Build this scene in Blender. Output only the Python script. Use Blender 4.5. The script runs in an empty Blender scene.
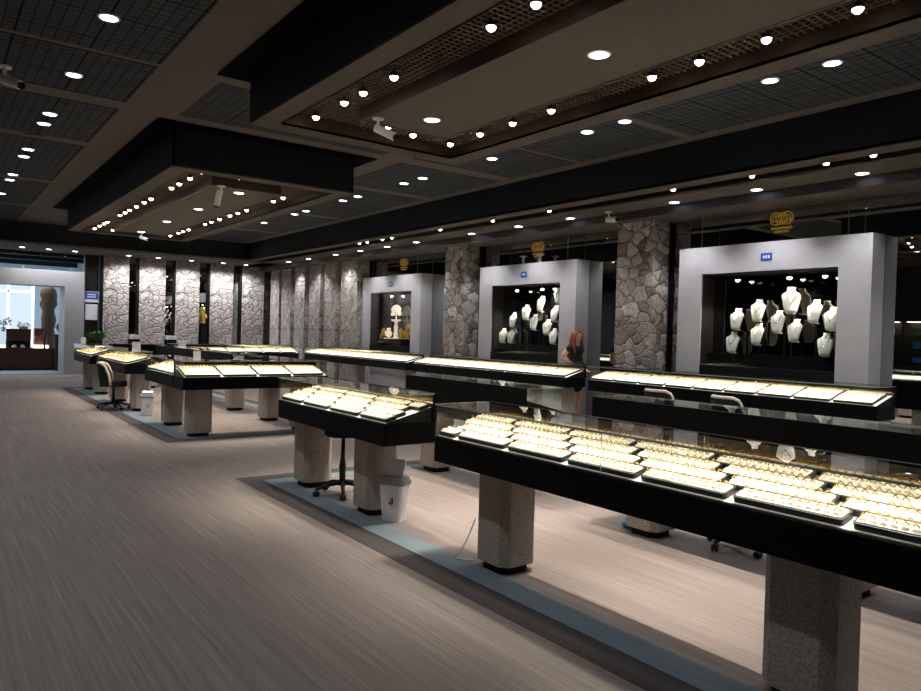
import bpy, math, random
from mathutils import Matrix, Vector, Euler
random.seed(7)
PI = math.pi
scn = bpy.context.scene
COL = scn.collection

# ---------------------------------------------------------------- helpers
class MB:
    """collects shapes into one mesh"""
    def __init__(s):
        s.v = []; s.f = []
    def add(s, vs, fs):
        n = len(s.v); s.v += [tuple(v) for v in vs]; s.f += [tuple(i + n for i in f) for f in fs]; return s
    def box(s, x0, x1, y0, y1, z0, z1):
        vs = [(x, y, z) for z in (z0, z1) for y in (y0, y1) for x in (x0, x1)]
        return s.add(vs, [(0, 2, 3, 1), (4, 5, 7, 6), (0, 1, 5, 4), (2, 6, 7, 3), (0, 4, 6, 2), (1, 3, 7, 5)])
    def prism(s, poly, z0, z1, poly1=None):
        n = len(poly); poly1 = poly1 or poly
        vs = [(p[0], p[1], z0) for p in poly] + [(p[0], p[1], z1) for p in poly1]
        fs = [tuple(range(n - 1, -1, -1)), tuple(range(n, 2 * n))] + [(i, (i + 1) % n, n + (i + 1) % n, n + i) for i in range(n)]
        return s.add(vs, fs)
    def lathe(s, prof, seg=20, c=(0, 0), sx=1, sy=1):
        vs = []; fs = []; m = len(prof)
        for k in range(seg):
            a = 2 * PI * k / seg
            for r, z in prof: vs.append((c[0] + r * math.cos(a) * sx, c[1] + r * math.sin(a) * sy, z))
        for k in range(seg):
            k2 = (k + 1) % seg
            for j in range(m - 1): fs.append((k * m + j, k2 * m + j, k2 * m + j + 1, k * m + j + 1))
        b = tuple(k * m for k in range(seg)); t = tuple(k * m + m - 1 for k in range(seg))
        fs.append(b[::-1]); fs.append(t)
        return s.add(vs, fs)
    def loft(s, rings, cap=True):
        n = len(rings[0]); vs = [p for r in rings for p in r]; fs = []
        for j in range(len(rings) - 1):
            for i in range(n): fs.append((j * n + i, j * n + (i + 1) % n, (j + 1) * n + (i + 1) % n, (j + 1) * n + i))
        if cap:
            fs.append(tuple(range(n - 1, -1, -1))); fs.append(tuple((len(rings) - 1) * n + i for i in range(n)))
        return s.add(vs, fs)
    def tube(s, pts, r, seg=8):
        pts = [Vector(p) for p in pts]; rings = []
        rr = r if isinstance(r, (list, tuple)) else [r] * len(pts)
        up = Vector((0, 0, 1))
        for i, p in enumerate(pts):
            d = (pts[min(i + 1, len(pts) - 1)] - pts[max(i - 1, 0)]).normalized()
            u = up if abs(d.z) < .9 else Vector((1, 0, 0))
            a = d.cross(u).normalized(); b = a.cross(d).normalized()
            rings.append([tuple(p + a * rr[i] * math.cos(2 * PI * k / seg) + b * rr[i] * math.sin(2 * PI * k / seg)) for k in range(seg)])
        return s.loft(rings)
    def ell(s, c, r, nu=14, nv=9):
        rings = []
        for j in range(1, nv):
            t = PI * j / nv
            rings.append([(c[0] + r[0] * math.sin(t) * math.cos(2 * PI * k / nu), c[1] + r[1] * math.sin(t) * math.sin(2 * PI * k / nu), c[2] - r[2] * math.cos(t)) for k in range(nu)])
        return s.loft(rings)
    def xf(s, M, start=0):
        s.v[start:] = [tuple(M @ Vector(v)) for v in s.v[start:]]; return s
    def build(s, name, m, parent=None, smooth=False, loc=None):
        me = bpy.data.meshes.new(name); me.from_pydata(s.v, [], s.f); me.update()
        if smooth:
            for p in me.polygons: p.use_smooth = True
        me.materials.append(m)
        o = bpy.data.objects.new(name, me); COL.objects.link(o)
        if parent: o.parent = parent
        if loc: o.location = loc
        return o

def rrect(x0, x1, y0, y1, r, n=3):
    out = []
    for cx, cy, a0 in ((x1 - r, y1 - r, 0), (x0 + r, y1 - r, 90), (x0 + r, y0 + r, 180), (x1 - r, y0 + r, 270)):
        for k in range(n + 1):
            a = math.radians(a0 + 90 * k / n); out.append((cx + r * math.cos(a), cy + r * math.sin(a)))
    return out
LABELS = {}
def tag(o, label, cat, group=None, kind=None):
    if label:
        o['label'] = label
    if cat: o['category'] = cat
    if group: o['group'] = group
    if kind: o['kind'] = kind
    if label and not kind:
        if label in LABELS and not group: print('DUP LABEL', label)
        LABELS[label] = 1
    return o
def thing(name, label, cat, loc=(0, 0, 0), rz=0, group=None):
    o = bpy.data.objects.new(name, None); o.empty_display_size = .1; COL.objects.link(o)
    o.location = loc; o.rotation_euler = (0, 0, rz)
    return tag(o, label, cat, group)
def struct(o, label=None, cat=None):
    o['kind'] = 'structure'
    if label: o['label'] = label
    if cat: o['category'] = cat
    return o
def kids(o): return KID.get(o.name, [c for c in o.children])
KID = {}
def dup(root, loc, rz=None, label=None, group=None, rot=None):
    r = root.copy(); COL.objects.link(r); r.location = loc
    if rz is not None: r.rotation_euler = (0, 0, rz)
    if rot is not None: r.rotation_euler = rot
    if label: r['label'] = label
    if label and label in LABELS and not group: print('DUP LABEL', label)
    if label: LABELS[label] = 1
    if group: r['group'] = group
    def rec(src, dst):
        for ch in list(src.children):
            c = ch.copy(); COL.objects.link(c); c.parent = dst; rec(ch, c)
    rec(root, r)
    return r
ORD = ['first', 'second', 'third', 'fourth', 'fifth', 'sixth', 'seventh', 'eighth', 'ninth', 'tenth', 'eleventh', 'twelfth', 'thirteenth', 'fourteenth', 'fifteenth', 'sixteenth']

# ---------------------------------------------------------------- materials
def srgb(h):
    return tuple((lambda c: c / 12.92 if c <= .04045 else ((c + .055) / 1.055) ** 2.4)(int(h[i:i + 2], 16) / 255) for i in (0, 2, 4)) + (1,)
def mat(name, col, rough=.6, metal=0, spec=.5, noise=0, nscale=20, bump=0, emit=None, es=0, scale3=(1, 1, 1)):
    m = bpy.data.materials.new(name); m.use_nodes = True
    nt = m.node_tree; b = nt.nodes['Principled BSDF']
    c = srgb(col) if isinstance(col, str) else col
    b.inputs['Base Color'].default_value = c; b.inputs['Roughness'].default_value = rough
    b.inputs['Metallic'].default_value = metal; b.inputs['Specular IOR Level'].default_value = spec
    if emit:
        b.inputs['Emission Color'].default_value = srgb(emit); b.inputs['Emission Strength'].default_value = es
    if noise or bump:
        tc = nt.nodes.new('ShaderNodeTexCoord'); mp = nt.nodes.new('ShaderNodeMapping'); mp.inputs['Scale'].default_value = scale3
        nz = nt.nodes.new('ShaderNodeTexNoise'); nz.inputs['Scale'].default_value = nscale; nz.inputs['Detail'].default_value = 4
        nt.links.new(tc.outputs['Object'], mp.inputs[0]); nt.links.new(mp.outputs[0], nz.inputs['Vector'])
        if noise:
            r = nt.nodes.new('ShaderNodeValToRGB')
            r.color_ramp.elements[0].position = .3; r.color_ramp.elements[1].position = .7
            r.color_ramp.elements[0].color = tuple(x * (1 - noise) for x in c[:3]) + (1,)
            r.color_ramp.elements[1].color = tuple(min(1, x * (1 + noise)) for x in c[:3]) + (1,)
            nt.links.new(nz.outputs['Fac'], r.inputs[0]); nt.links.new(r.outputs[0], b.inputs['Base Color'])
        if bump:
            bp = nt.nodes.new('ShaderNodeBump'); bp.inputs['Strength'].default_value = bump; bp.inputs['Distance'].default_value = .02
            nt.links.new(nz.outputs['Fac'], bp.inputs['Height']); nt.links.new(bp.outputs[0], b.inputs['Normal'])
    return m
def glass_mat(name, tint, boost=1.0):
    m = bpy.data.materials.new(name); m.use_nodes = True; nt = m.node_tree; nt.nodes.clear()
    out = nt.nodes.new('ShaderNodeOutputMaterial'); mx = nt.nodes.new('ShaderNodeMixShader')
    tr = nt.nodes.new('ShaderNodeBsdfTransparent'); gl = nt.nodes.new('ShaderNodeBsdfGlossy'); gl.inputs['Roughness'].default_value = 0.01
    tr.inputs['Color'].default_value = tint
    fr = nt.nodes.new('ShaderNodeFresnel'); fr.inputs['IOR'].default_value = 1.5
    geo = nt.nodes.new('ShaderNodeNewGeometry'); inv = nt.nodes.new('ShaderNodeMath'); inv.operation = 'SUBTRACT'; inv.inputs[0].default_value = 1
    mul = nt.nodes.new('ShaderNodeMath'); mul.operation = 'MULTIPLY'; mul.use_clamp = True
    m2 = nt.nodes.new('ShaderNodeMath'); m2.operation = 'MULTIPLY'; m2.inputs[1].default_value = boost; m2.use_clamp = True
    nt.links.new(geo.outputs['Backfacing'], inv.inputs[1]); nt.links.new(fr.outputs[0], mul.inputs[0]); nt.links.new(inv.outputs[0], mul.inputs[1])
    nt.links.new(mul.outputs[0], m2.inputs[0]); nt.links.new(m2.outputs[0], mx.inputs[0])
    nt.links.new(tr.outputs[0], mx.inputs[1]); nt.links.new(gl.outputs[0], mx.inputs[2]); nt.links.new(mx.outputs[0], out.inputs[0])
    return m
def mirror_mat(name, tint, rough=0.0):
    m = bpy.data.materials.new(name); m.use_nodes = True; nt = m.node_tree; nt.nodes.clear()
    out = nt.nodes.new('ShaderNodeOutputMaterial'); gl = nt.nodes.new('ShaderNodeBsdfGlossy')
    gl.inputs['Color'].default_value = tint; gl.inputs['Roughness'].default_value = rough
    nt.links.new(gl.outputs[0], out.inputs[0]); return m
def emis(name, col, s):
    m = bpy.data.materials.new(name); m.use_nodes = True; nt = m.node_tree; nt.nodes.clear()
    out = nt.nodes.new('ShaderNodeOutputMaterial'); e = nt.nodes.new('ShaderNodeEmission')
    e.inputs[0].default_value = srgb(col); e.inputs[1].default_value = s; nt.links.new(e.outputs[0], out.inputs[0]); return m

def carpet_mat(name, c1, c2, c3):
    m = bpy.data.materials.new(name); m.use_nodes = True; nt = m.node_tree; b = nt.nodes['Principled BSDF']
    b.inputs['Roughness'].default_value = .95; b.inputs['Specular IOR Level'].default_value = .1
    tc = nt.nodes.new('ShaderNodeTexCoord')
    def nz(sc, s, d=3):
        mp = nt.nodes.new('ShaderNodeMapping'); mp.inputs['Scale'].default_value = sc
        n = nt.nodes.new('ShaderNodeTexNoise'); n.inputs['Scale'].default_value = s; n.inputs['Detail'].default_value = d
        nt.links.new(tc.outputs['Object'], mp.inputs[0]); nt.links.new(mp.outputs[0], n.inputs['Vector']); return n
    a = nz((30, .5, 1), 1.6, 5); c = nz((120, 1.6, 1), 1.0, 2); d = nz((1, 1, 1), 220, 1)
    r = nt.nodes.new('ShaderNodeValToRGB'); e = r.color_ramp.elements
    e[0].position = .32; e[0].color = srgb(c1); e[1].position = .68; e[1].color = srgb(c3)
    k = e.new(.5); k.color = srgb(c2)
    ad = nt.nodes.new('ShaderNodeMath'); ad.operation = 'MULTIPLY_ADD'; ad.inputs[1].default_value = .45
    s2 = nt.nodes.new('ShaderNodeMath'); s2.operation = 'MULTIPLY_ADD'; s2.inputs[1].default_value = .30
    off = nt.nodes.new('ShaderNodeMath'); off.operation = 'MULTIPLY_ADD'; off.inputs[1].default_value = .5; off.inputs[2].default_value = -.125
    nt.links.new(d.outputs['Fac'], off.inputs[0])
    nt.links.new(c.outputs['Fac'], s2.inputs[0]); nt.links.new(off.outputs[0], s2.inputs[2])
    nt.links.new(a.outputs['Fac'], ad.inputs[0]); nt.links.new(s2.outputs[0], ad.inputs[2])
    nt.links.new(ad.outputs[0], r.inputs[0]); nt.links.new(r.outputs[0], b.inputs['Base Color'])
    bp = nt.nodes.new('ShaderNodeBump'); bp.inputs['Strength'].default_value = .25; bp.inputs['Distance'].default_value = .005
    nt.links.new(d.outputs['Fac'], bp.inputs['Height']); nt.links.new(bp.outputs[0], b.inputs['Normal'])
    return m

def stone_mat(name, scale, cols):
    m = bpy.data.materials.new(name); m.use_nodes = True; nt = m.node_tree; b = nt.nodes['Principled BSDF']
    b.inputs['Roughness'].default_value = .85; b.inputs['Specular IOR Level'].default_value = .25
    tc = nt.nodes.new('ShaderNodeTexCoord')
    wn = nt.nodes.new('ShaderNodeTexNoise'); wn.inputs['Scale'].default_value = scale * .9; wn.inputs['Detail'].default_value = 3
    mx = nt.nodes.new('ShaderNodeMixRGB'); mx.inputs[0].default_value = .18
    nt.links.new(tc.outputs['Object'], wn.inputs['Vector'])
    nt.links.new(tc.outputs['Object'], mx.inputs[1]); nt.links.new(wn.outputs['Color'], mx.inputs[2])
    mp = nt.nodes.new('ShaderNodeMapping'); mp.inputs['Scale'].default_value = (1, 1, 1.25)
    nt.links.new(mx.outputs[0], mp.inputs[0])
    v = nt.nodes.new('ShaderNodeTexVoronoi'); v.inputs['Scale'].default_value = scale
    ve = nt.nodes.new('ShaderNodeTexVoronoi'); ve.feature = 'DISTANCE_TO_EDGE'; ve.inputs['Scale'].default_value = scale
    nt.links.new(mp.outputs[0], v.inputs['Vector']); nt.links.new(mp.outputs[0], ve.inputs['Vector'])
    sep = nt.nodes.new('ShaderNodeSeparateColor'); nt.links.new(v.outputs['Color'], sep.inputs[0])
    r = nt.nodes.new('ShaderNodeValToRGB'); e = r.color_ramp.elements
    e[0].color = srgb(cols[0]); e[1].color = srgb(cols[-1])
    for i, cc in enumerate(cols[1:-1]):
        k = e.new((i + 1) / (len(cols) - 1)); k.color = srgb(cc)
    nt.links.new(sep.outputs[0], r.inputs[0])
    n2 = nt.nodes.new('ShaderNodeTexNoise'); n2.inputs['Scale'].default_value = scale * 5; n2.inputs['Detail'].default_value = 5
    nt.links.new(tc.outputs['Object'], n2.inputs['Vector'])
    r2 = nt.nodes.new('ShaderNodeMapRange'); r2.inputs[1].default_value = .3; r2.inputs[2].default_value = .7; r2.inputs[3].default_value = .6; r2.inputs[4].default_value = 1.12
    nt.links.new(n2.outputs['Fac'], r2.inputs[0])
    m1 = nt.nodes.new('ShaderNodeMixRGB'); m1.blend_type = 'MULTIPLY'; m1.inputs[0].default_value = 1
    nt.links.new(r.outputs[0], m1.inputs[1]); nt.links.new(r2.outputs[0], m1.inputs[2])
    jr = nt.nodes.new('ShaderNodeMapRange'); jr.inputs[1].default_value = 0; jr.inputs[2].default_value = .06; jr.inputs[3].default_value = .38; jr.inputs[4].default_value = 1
    nt.links.new(ve.outputs['Distance'], jr.inputs[0])
    m3 = nt.nodes.new('ShaderNodeMixRGB'); m3.blend_type = 'MULTIPLY'; m3.inputs[0].default_value = 1
    nt.links.new(m1.outputs[0], m3.inputs[1]); nt.links.new(jr.outputs[0], m3.inputs[2]); nt.links.new(m3.outputs[0], b.inputs['Base Color'])
    # relief: each stone tilts and bulges a little
    h1 = nt.nodes.new('ShaderNodeMapRange'); h1.inputs[1].default_value = 0; h1.inputs[2].default_value = .12
    nt.links.new(ve.outputs['Distance'], h1.inputs[0])
    h2 = nt.nodes.new('ShaderNodeMath'); h2.operation = 'MULTIPLY_ADD'; h2.inputs[1].default_value = .6
    nt.links.new(n2.outputs['Fac'], h2.inputs[0]); nt.links.new(h1.outputs[0], h2.inputs[2])
    h3 = nt.nodes.new('ShaderNodeMath'); h3.operation = 'MULTIPLY_ADD'; h3.inputs[1].default_value = .5
    nt.links.new(sep.outputs[1], h3.inputs[0]); nt.links.new(h2.outputs[0], h3.inputs[2])
    bp = nt.nodes.new('ShaderNodeBump'); bp.inputs['Strength'].default_value = .7; bp.inputs['Distance'].default_value = .035
    nt.links.new(h3.outputs[0], bp.inputs['Height']); nt.links.new(bp.outputs[0], b.inputs['Normal'])
    return m

def tile_mat(name, base, line, p):
    """acoustic tile: fine grid of grooves"""
    m = bpy.data.materials.new(name); m.use_nodes = True; nt = m.node_tree; b = nt.nodes['Principled BSDF']
    b.inputs['Roughness'].default_value = .9; b.inputs['Specular IOR Level'].default_value = .1
    tc = nt.nodes.new('ShaderNodeTexCoord'); br = nt.nodes.new('ShaderNodeTexBrick')
    br.offset = 0; br.inputs['Scale'].default_value = 1; br.inputs['Mortar Size'].default_value = .006; br.inputs['Mortar Smooth'].default_value = .2
    br.inputs['Brick Width'].default_value = p; br.inputs['Row Height'].default_value = p
    nz = nt.nodes.new('ShaderNodeTexNoise'); nz.inputs['Scale'].default_value = 40
    c = srgb(base)
    br.inputs['Color1'].default_value = c; br.inputs['Color2'].default_value = tuple(x * .8 for x in c[:3]) + (1,); br.inputs['Mortar'].default_value = srgb(line)
    b2 = nt.nodes.new('ShaderNodeTexBrick'); b2.offset = 0; b2.inputs['Scale'].default_value = 1; b2.inputs['Mortar Size'].default_value = .012
    b2.inputs['Brick Width'].default_value = .6; b2.inputs['Row Height'].default_value = .6
    b2.inputs['Color1'].default_value = (1, 1, 1, 1); b2.inputs['Color2'].default_value = (1, 1, 1, 1); b2.inputs['Mortar'].default_value = (.25, .25, .25, 1)
    mx = nt.nodes.new('ShaderNodeMixRGB'); mx.blend_type = 'MULTIPLY'; mx.inputs[0].default_value = 1
    for t in (br, b2): nt.links.new(tc.outputs['Object'], t.inputs['Vector'])
    nt.links.new(br.outputs[0], mx.inputs[1]); nt.links.new(b2.outputs[0], mx.inputs[2]); nt.links.new(mx.outputs[0], b.inputs['Base Color'])
    return m

M = dict(
    carpet=carpet_mat('tan_carpet', '6c6360', '7e7571', '938982'),
    band=mat('dark_carpet_band', '4f4a4a', .95, noise=.15, nscale=8, scale3=(8, .5, 1), spec=.1),
    blue=mat('blue_carpet_band', '737f84', .95, noise=.12, nscale=8, scale3=(8, .5, 1), spec=.1),
    bline=mat('carpet_seam', '3c3a39', .9),
    ceil=mat('ceiling_paint', '6a625b', .9, noise=.08, nscale=30, spec=.1),
    tile=tile_mat('acoustic_tile', '4b4d50', '232323', .1),
    navy=mat('black_blue_paint', '14171c', .6, spec=.3, noise=.15, nscale=3),
    black=mat('matt_black', '0a0a0b', .6, spec=.25, noise=.1, nscale=10),
    ink=mat('ink_black_paint', '050506', .95, spec=.05, noise=.1, nscale=5),
    face=mat('charcoal_fascia', '3c3b3b', .6, spec=.3, noise=.1, nscale=4),
    gloss=mat('satin_black_base', '040405', .55, spec=.14, noise=.1, nscale=5),
    lip=mat('brown_soffit_paint', '5d564f', .85, noise=.08, nscale=20, spec=.15),
    mesh=mat('brown_grid_metal', '7c6c5e', .5, spec=.4, noise=.1, nscale=20),
    wood=mat('dark_wood_edge', '33231a', .5, noise=.3, nscale=10, scale3=(1, 8, 8)),
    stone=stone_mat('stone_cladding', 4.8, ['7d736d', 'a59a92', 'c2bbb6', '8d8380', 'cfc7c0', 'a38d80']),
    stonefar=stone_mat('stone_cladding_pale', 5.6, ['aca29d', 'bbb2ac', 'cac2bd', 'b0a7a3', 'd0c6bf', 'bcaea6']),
    granite=mat('speckled_granite', 'aaa196', .7, noise=.42, nscale=95, bump=.1),
    grey=mat('grey_frame_paint', 'b1aeb2', .55, noise=.04, nscale=4),
    cream=mat('cream_velvet', 'f6f2e8', .8, noise=.05, nscale=60),
    pad=mat('cream_ring_pad', 'f4eedb', .8, noise=.05, nscale=90),
    bed=mat('white_display_bed', 'f4f2ea', .7, noise=.03, nscale=20),
    tray=mat('black_tray', '15120f', .5, noise=.1, nscale=40),
    gold=mat('gold', 'd9a94a', .25, metal=1, noise=.05, nscale=100),
    goldp=mat('gold_paint', 'b79a48', .4, metal=.7, noise=.1, nscale=40, emit='c9a238', es=.14),  # faint glow put into the colour to lift dim gold; not a lamp
    silver=mat('silver', 'd0d0d2', .25, metal=1, noise=.05, nscale=100),
    white=mat('white_plastic', 'f0f0f2', .45, noise=.02, nscale=10),
    lidgrey=mat('grey_plastic', '9c9c9c', .5, noise=.04, nscale=10),
    rubber=mat('black_plastic', '0d0d0e', .55, noise=.1, nscale=20),
    fabric=mat('black_fabric', '121114', .9, noise=.2, nscale=80),
    rim=mat('cream_trim', 'd8c9ba', .5, noise=.04, nscale=20),
    skin=mat('skin', 'd3a58e', .55, noise=.05, nscale=30),
    hair=mat('auburn_hair', '90482f', .5, noise=.35, nscale=25, scale3=(6, 6, 1)),
    darkhair=mat('eye_dark', '1a0f0b', .3, noise=.05, nscale=20),
    cloth=mat('black_dress_fabric', '101014', .9, noise=.2, nscale=50),
    leaf=mat('green_leaf', '3f7a33', .5, noise=.35, nscale=8),
    pot=mat('dark_pot', '2c2623', .6, noise=.1, nscale=10),
    mahog=mat('mahogany_wood', '5a3024', .4, noise=.3, nscale=6, scale3=(1, 8, 8)),
    carved=mat('carved_wood', '5d4636', .6, noise=.4, nscale=14, bump=.4),
    bluesign=mat('blue_sign', '24408f', .5, noise=.04, nscale=10, emit='24408f', es=.25),
    paper=mat('white_paper', 'dcdee4', .8, noise=.02, nscale=10),
    back=mat('dark_brown_backing', '231d1a', .5, noise=.15, nscale=3),
    bluebit=mat('bright_blue', '2f8fc0', .5, noise=.05, nscale=10),
    shopwall=mat('pale_blue_wall', 'c6d6e0', .8, noise=.04, nscale=3),
    shopfloor=mat('pale_shop_floor', '9aa3ad', .6, noise=.06, nscale=3),
    metal=mat('brushed_metal', '8a8a8c', .35, metal=1, noise=.05, nscale=40),
    flower=mat('white_flower', 'e8edf0', .7, noise=.05, nscale=20),
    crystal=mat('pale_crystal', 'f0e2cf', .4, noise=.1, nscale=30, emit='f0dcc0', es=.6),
    glass=glass_mat('counter_glass', (.965, .985, .975, 1)),
    topglass=glass_mat('counter_top_glass', (.965, .985, .975, 1), 1.0),
    pane=glass_mat('window_glass', (.9, .92, .92, 1)),
    gedge=mat('glass_edge', '9fb3a8', .2, noise=.05, nscale=20),
    mirror=mirror_mat('smoked_mirror', (.50, .52, .51, 1)),
    cmirror=mirror_mat('case_mirror', (.62, .58, .50, 1), .02),
    dkmirror=mirror_mat('dark_display_mirror', (.20, .19, .18, 1)),
    lamp=emis('downlight_glow', 'f4f6ff', 14),
    spot=emis('spot_glow', 'ffe9cf', 22),
    led=emis('led_glow', 'fff4df', 6),
    window=emis('window_daylight', 'cfe2f2', 1.15),
    teal=mat('teal_ceiling', '5f8386', .8, noise=.06, nscale=2),
)

# ---------------------------------------------------------------- camera
R = ((0.8024598251703233, -0.011174015100360356, -0.596601517240906),
     (-0.5960846097022708, 0.03061125446650317, -0.8023378896550247),
     (0.02722805655395976, 0.9994689052124254, 0.01790364347752883))
cam = bpy.data.cameras.new('camera'); co = bpy.data.objects.new('camera', cam); COL.objects.link(co)
mw = Matrix(R).to_4x4(); mw.translation = (0, 0, 1.55); co.matrix_world = mw
cam.sensor_width = 36; cam.lens = 36 * 720.79 / 921; cam.clip_start = .05; cam.clip_end = 200
scn.camera = co
scn.view_settings.view_transform = 'Standard'
scn.cycles.transparent_max_bounces = 32
scn.cycles.max_bounces = 10
scn.cycles.glossy_bounces = 6
w = bpy.data.worlds.new('world'); scn.world = w; w.use_nodes = True
w.node_tree.nodes['Background'].inputs[0].default_value = (.6, .65, .75, 1); w.node_tree.nodes['Background'].inputs[1].default_value = .004

def spotlight(loc, power, angle=95, blend=.5, col=(1, .95, .88), size=.04, rot=(0, 0, 0), name='lamp_light'):
    l = bpy.data.lights.new(name, 'SPOT'); l.energy = power; l.spot_size = math.radians(angle); l.spot_blend = blend
    l.color = col; l.shadow_soft_size = size
    o = bpy.data.objects.new(name, l); COL.objects.link(o); o.location = loc; o.rotation_euler = rot
    return o
def arealight(loc, power, sx, sy, col=(1, 1, 1), rot=(0, 0, 0), name='panel_light'):
    l = bpy.data.lights.new(name, 'AREA'); l.energy = power; l.shape = 'RECTANGLE'; l.size = sx; l.size_y = sy; l.color = col
    o = bpy.data.objects.new(name, l); COL.objects.link(o); o.location = loc; o.rotation_euler = rot
    return o

# ---------------------------------------------------------------- room shell
ZC = 4.1
struct(MB().box(-6, 10.2, -4, 33, -.1, 0).build('floor', M['carpet']), 'tan streaked carpet of the showroom', 'floor')
struct(MB().box(-6, 10.2, -4, 24.6, ZC, ZC + .1).build('ceiling', M['ceil']))
# carpet borders round the two counter islands
def border(x0, x1, y0, y1, n):
    a, b = .19, .42
    def ring(o, i, z0, z1):
        m = MB()
        m.box(x0 + o, x1 - o, y0 + o, y0 + i, z0, z1); m.box(x0 + o, x1 - o, y1 - i, y1 - o, z0, z1)
        m.box(x0 + o, x0 + i, y0 + i, y1 - i, z0, z1); m.box(x1 - i, x1 - o, y0 + i, y1 - i, z0, z1); return m
    struct(ring(0, a, 0, .003).build('trim_%d' % n, M['band']))
    struct(ring(a, a + .018, 0, .004).build('trim_%d' % (n + 1), M['bline']))
    struct(ring(a + .018, b, 0, .003).build('trim_%d' % (n + 2), M['blue']))
border(2.56, 5.55, -1.2, 7.22, 1)
border(2.56, 5.55, 9.85, 19.25, 4)

struct(MB().box(-6.1, -6, -4, 33, 0, 4.4).build('wall_left', M['back']))
struct(MB().box(-6, 10.2, -4.1, -4, 0, 4.1).build('wall_back', M['back']))
# mirrored long wall on the right
struct(MB().box(9.95, 10.05, -4, 24.5, 0, 4.1).build('wall_right', M['mirror']))
struct(MB().box(4.25, 9.95, 24.125, 24.3, 0, 3.59).build('wall_far', M['mirror']))
# tile fields, flush recessed panels of grooved tile
tiles = [(-3.6, -1.9), (-1.6, .0), (.2, 1.83)]
ycuts = [(-3.5, 1.7), (2.0, 5.6), (5.75, 7.5), (7.6, 9.05), (9.4, 11.4), (11.7, 15), (15.3, 18.5), (18.8, 21.5)]
k = 7
for x0, x1 in tiles:
    m = MB()
    for y0, y1 in ycuts: m.box(x0, x1, y0, y1, ZC - .006, ZC)
    struct(m.build('trim_%d' % k, M['tile'])); k += 1
m = MB()
m.box(2.45, 5.3, 7.65, 9.15, ZC - .006, ZC)
for y0, y1 in ycuts: m.box(5.75, 7.7, y0, y1, ZC - .006, ZC)
struct(m.build('trim_%d' % k, M['tile'])); k += 1
# bulkheads
XB, ZB = 7.93, 3.6
m = MB(); m.box(XB, XB + .04, -4, 21.7, ZB, ZC); m.box(-6, XB + .04, 21.7, 21.74, ZB, ZC)
struct(m.build('trim_%d' % k, M['navy'])); k += 1
m = MB(); m.box(XB, XB + .27, -4, 21.7, ZB - .012, ZB + .03); m.box(-6, 9.2, 21.7, 21.95, ZB - .012, ZB + .03)
m.box(8.62, 9.2, -4, 24.38, ZB, ZB + .03); m.box(-6, 9.2, 22.3, 24.6, ZB, ZB + .03)
m.box(9.23, 9.95, -4, 24.38, 3.47, 3.5)
m.box(XB+.25,XB+.27,-4,21.95,ZB,3.72)
struct(m.build('trim_%d' % k, M['lip'])); k += 1
struct(MB().box(9.2, 9.23, -4, 24.38, 3.47, ZC).build('trim_90', M['face']))
m = MB(); m.box(8.2, 8.62, -4, 24.38, 3.75, 3.78); m.box(-6, 9.2, 21.95, 22.3, 3.75, 3.78)
struct(m.build('trim_%d' % k, M['gloss'])); k += 1
m = MB()
for i in range(3): m.box(8.27 + .12 * i, 8.275 + .12 * i, -4, 22.2, 3.70, 3.73)
for i in range(210): m.box(8.2, 8.62, -3.9 + .124 * i, -3.895 + .124 * i, 3.70, 3.72)
struct(m.build('trim_%d' % k, M['mesh'])); k += 1

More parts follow.
